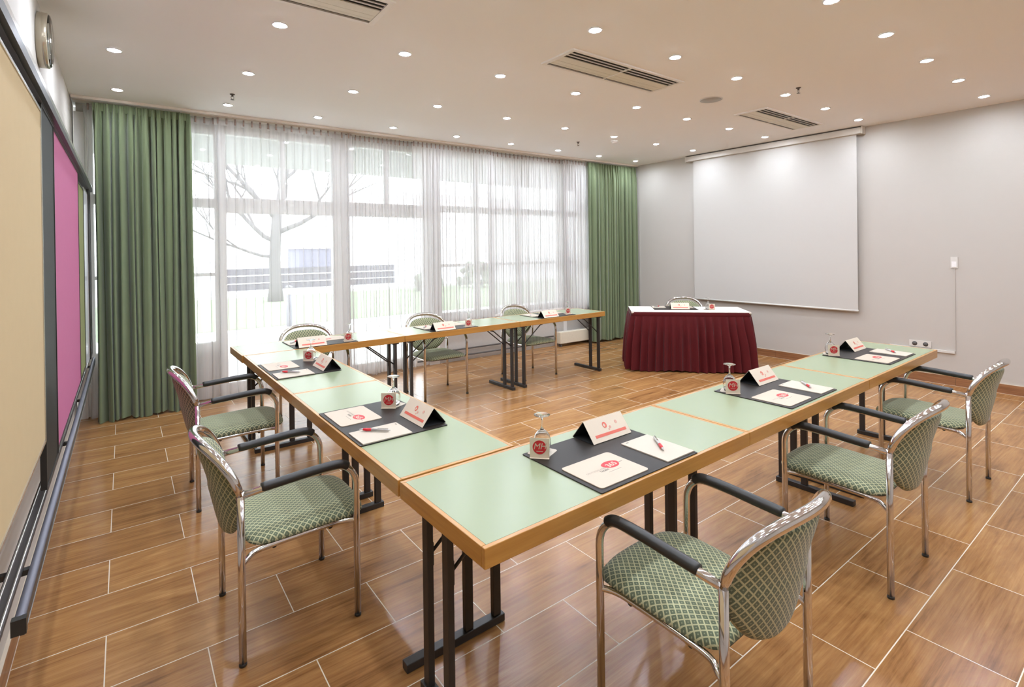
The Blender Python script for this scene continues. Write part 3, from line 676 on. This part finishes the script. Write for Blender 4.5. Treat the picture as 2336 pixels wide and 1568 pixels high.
# tent card 0.232 long, 0.122 deep, 0.085 high
P_tent = empty('tent_card'); TLn, TDp, THt = 0.232, 0.122, 0.078
def slab(p, q, x0, x1, th):
    d = Vector((q[0]-p[0], q[1]-p[1])).normalized(); n = Vector((-d.y, d.x))*th
    pr = [p, q, (q[0]+n.x, q[1]+n.y), (p[0]+n.x, p[1]+n.y)]
    v = [(x0, a, b_) for a, b_ in pr] + [(x1, a, b_) for a, b_ in pr]
    return v, [(0,1,2,3),(7,6,5,4),(0,4,5,1),(1,5,6,2),(2,6,7,3),(3,7,4,0)]
mb = MB(); mb.add(*slab((-TDp/2, 0.0012), (0, THt), -TLn/2, TLn/2, 0.0010)); mb.add(*slab((0, THt), (TDp/2, 0.0012), -TLn/2, TLn/2, 0.0010)); tcard = mb.build('folded_card', M['card_up'], P_tent)
mb = MB(); mb.add(*slab((-TDp/2+0.0012, 0.0008), (0, THt-0.0012), -TLn/2+0.0008, TLn/2-0.0008, -0.0010)); mb.add(*slab((0, THt-0.0012), (TDp/2-0.0012, 0.0008), -TLn/2+0.0008, TLn/2-0.0008, -0.0010))
mb.box(-TLn/2+0.001, TLn/2-0.001, -TDp/2+0.002, TDp/2-0.002, 0.0002, 0.0010); mb.build('black_lining', M['black_card'], P_tent)
ang = math.atan2(THt, TDp/2); HY = math.hypot(THt, TDp/2)
for sgn in (0, PI):
    FM = Matrix.Rotation(sgn, 4, 'Z') @ Matrix.Translation((0, -TDp/2, 0.0022)) @ Matrix.Rotation(ang, 4, 'X') @ Matrix.Translation((0, 0, 0.0004))
    MB().box(-0.088, 0.098, 0.018, 0.030, 0, 0.0005).xf(FM).build('red_bar', M['faded_red'], tcard)
    ringp = [(0.012*math.cos(a)-0.012, 0.013*math.sin(a)+0.062) for a in [2*PI*i/20 for i in range(20)]]
    inn = [(0.006*math.cos(a)-0.014, 0.007*math.sin(a)+0.061) for a in [2*PI*i/20 for i in range(20)]]
    MB().add([(x,y,0.0005) for x,y in ringp]+[(x,y,0.0005) for x,y in inn], [(i,(i+1)%20,20+(i+1)%20,20+i) for i in range(20)]).xf(FM).build('swirl_print', M['faded_red'], tcard)
    for cr_, cx_, cy__ in ((0.006, 0.014, 0.048), (0.004, 0.004, 0.040), (0.0075, 0.058, 0.062)): MB().prism(circle(cr_, 12, cx_, cy__), 0, 0.0005).xf(FM).build('dot_print', M['pale_red'], tcard)
# small logo card
P_sign = empty('logo_card'); SW, SH = 0.075, 0.076
scard = MB().box(-SW/2, SW/2, -0.0006, 0.0006, 0.001, SH).box(-SW/2, SW/2, -0.010, 0.0, 0.0, 0.0012).build('card', M['card_up'], P_sign)
DM = Matrix.Translation((0, -0.0007, SH*0.54)) @ Matrix.Rotation(PI/2, 4, 'X')
MB().prism(circle(0.0265, 32), 0, 0.0005).xf(DM).build('red_disc', M['red'], scard)
tm = text_mb('MH', 0.033, 0.0, 0.3); tm.xf(DM @ Matrix.Translation((0, 0.003, 0.0008)) @ Matrix.Rotation(0.06, 4, 'Z')).build('lettering', M['card'], scard)
MB().box(-0.012, 0.013, -0.0165, -0.0145, 0.0005, 0.0008).xf(DM).build('fine_print', M['card'], scard)
P_coast = MB().prism([(x, y) for x, y in rrect(0.092, 0.092, 0.012, 5)], 0, 0.0016).build('coaster', M['paper'])
# upturned wine glass (stands on its rim)
P_glass = empty('wine_glass')
bo = [(0.0290,0.0),(0.0325,0.020),(0.0345,0.036),(0.0335,0.052),(0.0285,0.068),(0.0190,0.080),(0.0085,0.0875)]
bi = [(0.0,0.082),(0.0080,0.0815),(0.0180,0.076),(0.0270,0.066),(0.0320,0.052),(0.0330,0.036),(0.0310,0.020),(0.0276,0.0)]
prof = bi + bo + [(0.0050,0.093),(0.0036,0.103),(0.0034,0.122),(0.0040,0.132),(0.0075,0.1375),(0.0190,0.1415),(0.0310,0.1445),(0.0322,0.1458),(0.0310,0.1466),(0.0,0.1462)]
def lathe_solid(prof, n=32):
    vs = []; fs = []; idx = []
    for r, z in prof:
        if r < 1e-6: idx.append([len(vs)]); vs.append((0,0,z))
        else: idx.append(list(range(len(vs), len(vs)+n))); vs += [(r*math.cos(2*PI*k/n), r*math.sin(2*PI*k/n), z) for k in range(n)]
    for a, b_ in zip(idx, idx[1:]):
        for k in range(n):
            k2 = (k+1) % n
            if len(a) == 1: fs.append((a[0], b_[k2], b_[k]))
            elif len(b_) == 1: fs.append((a[k], a[k2], b_[0]))
            else: fs.append((a[k], a[k2], b_[k2], b_[k]))
    return MB().add(vs, fs, True)
lathe_solid(prof).build('glass', M['glass'], P_glass)

used = set()
def put(proto, loc, rz, label, cat, group, extra=None):
    if id(proto) in used: o = copy_tree(proto)
    else: o = proto; used.add(id(proto))
    o.location = loc; o.rotation_euler = (0, 0, rz); tag(o, label, cat, group); return o
# (key, origin x,y, seat angle, description, sign base ends, glass xy, pen a,b,angle)
places = [
 ('R1', (0.476, 0.020), 0.005, 'at the nearest seat of the right-hand row', (0.502, 0.362), (0.548, 0.400)),
 ('R2', (1.862, 0.052), 0.012, 'at the middle seat of the right-hand row', (1.888, 0.372), (1.925, 0.412)),
 ('R3', (3.325, 0.088), 0.012, 'at the far seat of the right-hand row', (3.362, 0.440), (3.400, 0.478)),
 ('L1', (-0.002, 1.452), -PI/2+0.01, 'at the nearer seat of the left-hand row', (0.308, 1.316), (0.352, 1.352)),
 ('L2', (-0.010, 2.855), -PI/2+0.01, 'at the farther seat of the left-hand row', (0.314, 2.752), (0.345, 2.795)),
 ('W1', (0.905, 3.745), PI+0.014, 'at the left seat of the window row', (0.832, 3.372), (0.862, 3.415)),
 ('W2', (2.205, 3.768), PI+0.014, 'at the middle seat of the window row', (2.106, 3.385), (2.140, 3.425)),
 ('W3', (3.640, 3.795), PI+0.014, 'at the right seat of the window row', (3.585, 3.450), (3.620, 3.490)),
 ('P', (5.435, 2.965), PI+PA, 'on the presenter table', (5.262, 2.570), (5.290, 2.640))]
FACE = -PI/4-0.05    # the small cards face back towards the near left corner of the room
for key, (ox, oy), ang2, where, sg, gl in places:
    zt = TOPZ if key != 'P' else 0.7458
    def at2(a, b_): return rot2((ox, oy), ang2, a, b_)
    if key == 'P':
        put(P_mat, (*at2(0.27, 0.21), zt), ang2, 'black leatherette desk mat ' + where, 'desk mat', 'black desk mats')
    else: put(P_mat, (*at2(0.2725, 0.2075), zt), ang2, 'black leatherette desk mat ' + where, 'desk mat', 'black desk mats')
    z2 = zt+0.0042
    put(P_card, (*at2(0.145, 0.118), z2), ang2, 'flat white info card ' + where, 'card', 'rounded info cards')
    put(P_pad, (*at2(0.457, 0.126), z2), ang2, 'white note pad under a pen ' + where, 'note pad', 'note pads')
    put(P_pen, (*at2(*((0.48, 0.135) if key[0] != 'L' else (0.43, 0.112))), z2+0.0044), (-0.66 if key == 'R1' else -0.80 if key[0] == 'R' else -2.32 if key[0] == 'L' else ang2-0.7), 'silver ballpoint pen with red grip ' + where, 'pen', 'ballpoint pens')
    if key == 'P': tl = (5.072, 2.912); ta = PA
    else: tl = at2(0.398, 0.362); ta = ang2
    put(P_tent, (*tl, z2 if key != 'P' else z2), ta, 'folded white tent card ' + where, 'tent card', 'folded tent cards')
    fa = {'R': -PI/4-0.02, 'L': -0.66, 'W': -0.12, 'P': PA}[key[0]]
    put(P_coast, (*gl, z2), 0.4, 'white coaster under the glass ' + where, 'coaster', 'paper coasters')
    put(P_glass, (*gl, z2+0.0018), 0, 'upturned wine glass ' + where, 'glass', 'upturned wine glasses')
    put(P_sign, (*sg, z2+0.0002), fa, 'white logo card with red disc ' + where, 'card', 'small logo cards')

# ------------------------------------------------------------------ board rail system on the left wall
def xbox(x0, x1, y0, y1, z0, z1): return MB().box(x0, x1, y0, y1, z0, z1)
tb = empty('upper_board_rail', (XL, 2.2, 2.15), 0, 'upper double aluminium rail carrying the sliding boards on the left wall', 'rail')
tb.location = (0,0,0)
Y1 = 4.80
xbox(-1.000, -0.985, -1.6, Y1, 2.118, 2.150).build('front_groove', M['black_rail'], tb)
xbox(-1.000, -0.988, -1.6, Y1, 2.150, 2.178).build('top_edge', M['alu_edge'], tb)
xbox(-1.018, -1.0005, -1.6, Y1, 2.116, 2.150).build('track_profile', M['alu'], tb)
xbox(-1.060, -1.020, -1.6, Y1, 2.135, 2.165).build('rear_track', M['alu'], tb)
for y in (-0.9, 0.9, 2.7, 4.4): xbox(XL, -1.0005, y, y+0.03, 2.1515, 2.1645).build('wall_bracket', M['black_rail'], tb)
bb = empty('lower_board_rail', (0,0,0), 0, 'lower double aluminium rail with black end cap below the boards on the left wall', 'rail')
MB().tube([(-0.9935, 0.66, 0.620), (-0.9935, Y1, 0.620)], 0.0115, 12).build('round_front_profile', M['alu'], bb)
xbox(-0.993, -0.984, 0.66, Y1, 0.578, 0.616).build('front_groove', M['black_rail'], bb)
xbox(-0.984, -0.9825, 0.66, Y1, 0.576, 0.580).build('lower_edge', M['alu_edge'], bb)
xbox(-1.052, -1.019, -1.6, Y1, 0.618, 0.632).build('rear_track', M['rail_grey'], bb)
MB().tube([(-1.024, -1.6, 0.633), (-1.024, Y1, 0.633)], 0.003, 8).tube([(-1.046, -1.6, 0.634), (-1.046, Y1, 0.634)], 0.003, 8).build('guide_wire', M['alu_edge'], bb)
xbox(-1.008, -0.978, 0.640, 0.662, 0.590, 0.630).build('end_cap', M['black_rail'], bb)
for y in (0.95, 2.25, 3.2, 4.45): xbox(XL, -0.9995, y, y+0.022, 0.596, 0.612).build('wall_bracket', M['black_rail'], bb)
def board(y0, y1, z0, z1, x, mat, fm, label, fw=0.008, cat='pinboard'):
    e = empty({'pinboard':'pinboard','whiteboard':'whiteboard','board':'dark_board'}[cat], (0,0,0), 0, label, cat, 'sliding boards on the left wall')
    xbox(x-0.014, x, y0+fw, y1-fw, z0+fw, z1-fw).build('panel', mat, e)
    MB().box(x-0.016, x+0.003, y0, y0+fw, z0, z1).box(x-0.016, x+0.003, y1-fw, y1, z0, z1).box(x-0.016, x+0.003, y0+fw, y1-fw, z0, z0+fw).box(x-0.016, x+0.003, y0+fw, y1-fw, z1-fw, z1).build('frame', fm, e)
    return e
board(-1.3, 1.36, 0.875, 2.085, -1.004, M['beige_board'], M['alu_edge'], 'large beige pinboard, nearest of the boards on the left wall', 0.010)
board(1.385, 1.805, 0.69, 2.114, -1.006, M['dark_board'], M['black_rail'], 'narrow glossy black board between the beige and pink pinboards', cat='board')
board(1.81, 3.37, 0.70, 2.114, -1.010, M['pink_board'], M['black_rail'], 'pink pinboard on the left wall rail', 0.007)
board(3.385, 3.96, 0.70, 2.06, -1.012, M['olive_board'], M['black_rail'], 'olive green pinboard on the left wall rail, next to the pink one', 0.01)
board(3.97, 4.50, 0.66, 2.08, -1.012, M['light_board'], M['alu_edge'], 'pale whiteboard at the far end of the left wall rail', 0.012, 'whiteboard')
board(4.505, 4.78, 0.66, 2.114, -1.004, M['dark_board'], M['black_rail'], 'narrow black board at the very end of the rail, beside the curtain', 0.01, 'board')
# wall clock
ck = empty('wall_clock', (XL, 2.76, 2.775), 0, 'round wall clock with champagne rim high on the left wall', 'clock')
RY = Matrix.Rotation(PI/2, 4, 'Y')
MB().lathe([(0.146,0.0),(0.152,0.003),(0.152,0.044),(0.146,0.050),(0.138,0.050),(0.138,0.034),(0.02,0.034)], 48).xf(RY).build('rim', M['clock_rim'], ck)
MB().lathe([(0.137,0.0345),(0.137,0.0360)], 48).xf(RY).build('dial', M['clock_face'], ck); dial = [o for o in ck.children if o.name.startswith('dial')][0]
hm = MB()
for k in range(12):
    a = 2*PI*k/12; q = MB().box(-0.0025, 0.0025, 0.108, 0.126, 0.0361, 0.0366).xf(Matrix.Rotation(a, 4, 'Z')); hm.add(q.v, q.f)
hm.xf(RY).build('hour_marks', M['black_card'], dial)
MB().box(-0.003, 0.003, -0.01, 0.075, 0.0385, 0.0392).xf(RY @ Matrix.Rotation(1.0, 4, 'Z')).build('hour_hand', M['black_card'], ck)
MB().box(-0.002, 0.002, -0.01, 0.11, 0.0396, 0.0402).xf(RY @ Matrix.Rotation(2.4, 4, 'Z')).build('minute_hand', M['black_card'], ck)
MB().lathe([(0.145,0.0502),(0.140,0.055),(0.12,0.060),(0.08,0.064),(0.0005,0.066)], 48).xf(RY).build('domed_glass', M['pane'], ck)

# ------------------------------------------------------------------ screen wall
sc = empty('projection_screen', (0,0,0), 0, 'large white pull-down projection screen on the right wall', 'projection screen')
bevel(MB().box(XR-0.105, XR-0.004, 1.29, 3.70, 2.905, 2.982).build('housing', M['white_plastic'], sc), 0.008)
MB().box(XR-0.108, XR-0.004, 1.30, 3.69, 2.982, 2.988).build('shadow_strip', M['dark_gap'], sc)  # solid dark strip painted as the shade above the housing
MB().box(XR-0.107, XR-0.004, 1.275, 1.29, 2.90, 2.99).box(XR-0.107, XR-0.004, 3.70, 3.715, 2.90, 2.99).build('end_cap', M['white_plastic'], sc)
MB().box(XR-0.060, XR-0.058, 1.355, 3.60, 0.755, 2.905).build('screen_cloth', M['screen'], sc)
MB().tube([(XR-0.059, 1.35, 0.745), (XR-0.059, 3.605, 0.745)], 0.012, 12).build('bottom_bar', M['white_plastic'], sc)
sw = empty('light_switch', (0,0,0), 0, 'white light switch on the right wall, right of the screen', 'switch')
MB().box(XR-0.010, XR-0.0005, 0.425, 0.485, 1.285, 1.41).build('plate', M['white_plastic'], sw); MB().box(XR-0.016, XR-0.010, 0.435, 0.475, 1.30, 1.36).build('rocker', M['trim_ring'], sw)
cb = empty('cable_trunking', (0,0,0), 0, 'thin white cable trunking along the right wall behind the table end', 'trunking')
MB().box(XR-0.022, XR-0.0005, 0.455, 1.05, 0.352, 0.377).build('horizontal_channel', M['white_plastic'], cb)
MB().box(XR-0.008, XR-0.0005, 0.449, 0.457, 0.377, 1.283).build('vertical_channel', M['wall'], cb)
so = empty('wall_socket', (0,0,0), 0, 'white double wall socket low on the right wall above the trunking', 'socket')
MB().box(XR-0.012, XR-0.0005, 0.66, 0.86, 0.385, 0.455).build('plate', M['white_plastic'], so)
for y in (0.71, 0.81): MB().lathe([(0.024,0),(0.024,0.002)], 20).xf(Matrix.Translation((XR-0.0142, y, 0.42)) @ RY).build('outlet', M['dark_gap'], so)

# ------------------------------------------------------------------ ceiling fittings
GA = -0.00839
def make_lamp():
    l = empty('downlight', (0,0,0))
    MB().lathe([(0.034,-0.001),(0.046,-0.001),(0.050,-0.005),(0.049,-0.008),(0.034,-0.006)], 28, closed=True).build('trim_ring', M['trim_ring'], l)
    MB().lathe([(0.0335,-0.0025),(0.033,-0.0062),(0.028,-0.0095),(0.018,-0.0125),(0.0005,-0.0140)], 24).build('lens', M['lens'], l)
    return l
lp = make_lamp()
ords = ['first', 'second', 'third', 'fourth', 'fifth', 'sixth', 'seventh', 'eighth', 'ninth']
rown = {4: 'the row nearest the window', 3: 'the second row from the window', 2: 'the third row from the window', 1: 'the fourth row from the window', 0: 'the fifth row from the window', -1: 'the unseen sixth row from the window', -2: 'the unseen rearmost row, behind the camera'}
first = True
spot = bpy.data.lights.new('downlight_beam', 'AREA'); spot.shape = 'DISK'; spot.size = 0.06; spot.energy = 2.05; spot.color = (0.86, 0.965, 1.16); spot.spread = math.radians(172)
for j in range(4, -3, -1):  # the last two rows are out of view, added for their light
    for i in range(-2, 7):
        x = i*0.8566; y = (j-1)*1.07446
        X, Y = 0.8935+x*math.cos(GA)-y*math.sin(GA), 1.2277+x*math.sin(GA)+y*math.cos(GA)
        if any(a-0.1 < X < c+0.1 and 1.50 < Y < 1.92 for a, c in ((-0.9, 0.5), (1.85, 3.2), (4.6, 5.95))): continue
        l = lp if first else copy_tree(lp); first = False
        l.location = (X, Y, H)
        tag(l, 'small round recessed downlight, %s from the left in %s' % (ords[i+2], rown[j]), 'ceiling light', 'recessed ceiling downlights')
        s = bpy.data.objects.new('downlight_beam', spot); COL.objects.link(s); s.location = (0, 0, -0.018); s.parent = l
def make_vent():
    v = empty('ceiling_vent', (0,0,0)); w, d = 1.32, 0.36
    MB().box(-w/2, w/2, -d/2, -d/2+0.028, -0.012, 0).box(-w/2, w/2, d/2-0.028, d/2, -0.012, 0).box(-w/2, -w/2+0.035, -d/2+0.028, d/2-0.028, -0.012, 0).box(w/2-0.035, w/2, -d/2+0.028, d/2-0.028, -0.012, 0).build('frame', M['vent_frame'], v)
    MB().box(-w/2+0.035, w/2-0.035, -d/2+0.028, d/2-0.028, -0.0018, 0).build('recess_shade', M['vent_dark'], v)  # flat plate painted dark as the shade of a recess
    for y0, y1 in ((-0.034, 0.046), (0.048, 0.096), (0.098, 0.128)):
        MB().box(-w/2+0.036, w/2-0.036, y0, y1, -0.010, -0.0035).build('louvre', M['vent_slat'], v)
    for y0, y1 in ((-0.116, -0.109), (-0.074, -0.067)):
        MB().box(-w/2+0.036, w/2-0.036, y0, y1, -0.010, -0.0035).build('louvre', M['vent_frame'], v)
    MB().box(-w/2+0.036, w/2-0.036, 0.128, 0.1285, -0.011, -0.002).build('louvre', M['vent_dark'], v)  # thin fin in the same painted shade, beside the far slot
    MB().box(-0.008, 0.008, -d/2+0.029, d/2-0.029, -0.0115, -0.003).build('divider', M['vent_frame'], v)
    return v
vp_ = make_vent()
for i, (x, y, lb) in enumerate(((-0.14, 1.80, 'rectangular ceiling air vent with slats cut off by the top edge, leftmost of three'), (2.51, 1.70, 'rectangular ceiling air vent with slats in the middle of the ceiling'), (5.26, 1.69, 'rectangular ceiling air vent with slats, rightmost, near the screen'))):
    v = vp_ if i == 0 else copy_tree(vp_); v.location = (x, y, H); v.rotation_euler.z = GA; tag(v, lb, 'air vent', 'slatted ceiling vents')
sp = empty('ceiling_speaker', (3.875, 1.70, H), 0, 'round grey flush ceiling loudspeaker between two air vents', 'speaker')
MB().lathe([(0.100,-0.001),(0.108,-0.001),(0.110,-0.004),(0.100,-0.006)], 36, closed=True).build('rim', M['trim_ring'], sp); MB().lathe([(0.0995,-0.001),(0.0995,-0.005),(0.001,-0.007)], 36).build('grille', M['speaker'], sp)
def make_spr():
    s = empty('sprinkler_head', (0,0,0))
    MB().lathe([(0.022,0),(0.020,-0.006),(0.009,-0.010),(0.008,-0.022)], 16).build('body', M['brass'], s)
    MB().tube([(0.009,0,-0.02),(0.012,0,-0.035),(0.002,0,-0.05)], 0.002, 6).tube([(-0.009,0,-0.02),(-0.012,0,-0.035),(-0.002,0,-0.05)], 0.002, 6).build('yoke', M['brass'], s)
    MB().lathe([(0.016,-0.050),(0.016,-0.052)], 12).build('deflector', M['brass'], s)
    return s
s0 = make_spr()
for i, (x, y, lb) in enumerate(((0.045, 4.07, 'small dark sprinkler head on the ceiling near the left green curtain'), (4.19, 3.85, 'small dark sprinkler head on the ceiling near the right end of the windows'), (4.20, 1.03, 'small dark sprinkler head on the ceiling near the right-hand air vent'))):
    s = s0 if i == 0 else copy_tree(s0); s.location = (x, y, H+0.0005); tag(s, lb, 'sprinkler', 'ceiling sprinkler heads')
sd = empty('smoke_detector', (4.544, 3.52, H), 0, 'round white smoke detector on the ceiling in front of the right green curtain', 'smoke detector')
MB().lathe([(0.05,0),(0.05,-0.012),(0.035,-0.03),(0.001,-0.034)], 28).build('housing', M['vent_frame'], sd); MB().lathe([(0.036,-0.0175),(0.0465,-0.0172),(0.045,-0.020)], 28).build('sensor_slot', M['speaker'], sd)

# ------------------------------------------------------------------ light, world, camera
w = bpy.data.worlds.new('overcast_sky'); scene.world = w; w.use_nodes = True
nt = w.node_tree; nt.nodes.clear()
bg = nt.nodes.new('ShaderNodeBackground'); wo = nt.nodes.new('ShaderNodeOutputWorld')
bg.inputs[0].default_value = (0.90, 0.94, 1.0, 1); bg.inputs[1].default_value = 7.5
nt.links.new(bg.outputs[0], wo.inputs[0])
for k, (x0, x1, z0, z1) in enumerate(((-1.0, 2.55, 0.1, 2.9), (2.7, 6.4, 0.62, 2.9))):
    a = bpy.data.lights.new('window_portal', 'AREA'); a.shape = 'RECTANGLE'; a.size = x1-x0; a.size_y = z1-z0; a.cycles.is_portal = True
    o = bpy.data.objects.new('window_portal', a); COL.objects.link(o)
    o.matrix_world = WROT @ Matrix.Translation(((x0+x1)/2, F1+0.1, (z0+z1)/2)) @ Matrix.Rotation(-PI/2, 4, 'X')

cam = bpy.data.cameras.new('camera'); co = bpy.data.objects.new('camera', cam); COL.objects.link(co); scene.camera = co
f, cx, cy, yaw, pit, rol = 1174.791, 1150.331, 574.157, 0.93417, -0.00372, -0.0130
fw = Vector((math.cos(yaw)*math.cos(pit), math.sin(yaw)*math.cos(pit), math.sin(pit)))
r = Vector((math.sin(yaw), -math.cos(yaw), 0)); u = r.cross(fw)
r2 = r*math.cos(rol)+u*math.sin(rol); u2 = -r*math.sin(rol)+u*math.cos(rol)
co.matrix_world = Matrix(((r2.x,u2.x,-fw.x,-0.76694),(r2.y,u2.y,-fw.y,-1.14407),(r2.z,u2.z,-fw.z,1.55276),(0,0,0,1)))
cam.sensor_fit = 'HORIZONTAL'; cam.sensor_width = 36; cam.lens = f/2336*36
cam.shift_x = (1168-cx)/2336; cam.shift_y = (cy-784)/2336
cam.clip_start = 0.05; cam.clip_end = 300

vs = scene.view_settings; vs.view_transform = 'Standard'; vs.look = 'None'; vs.gamma = 1.0; vs.use_curve_mapping = False; vs.exposure = 0.14
cy_ = scene.cycles
cy_.max_bounces = 10; cy_.diffuse_bounces = 6; cy_.glossy_bounces = 4; cy_.transmission_bounces = 8; cy_.transparent_max_bounces = 16
cy_.caustics_reflective = False; cy_.caustics_refractive = False; cy_.sample_clamp_indirect = 6.0; cy_.use_denoising = True
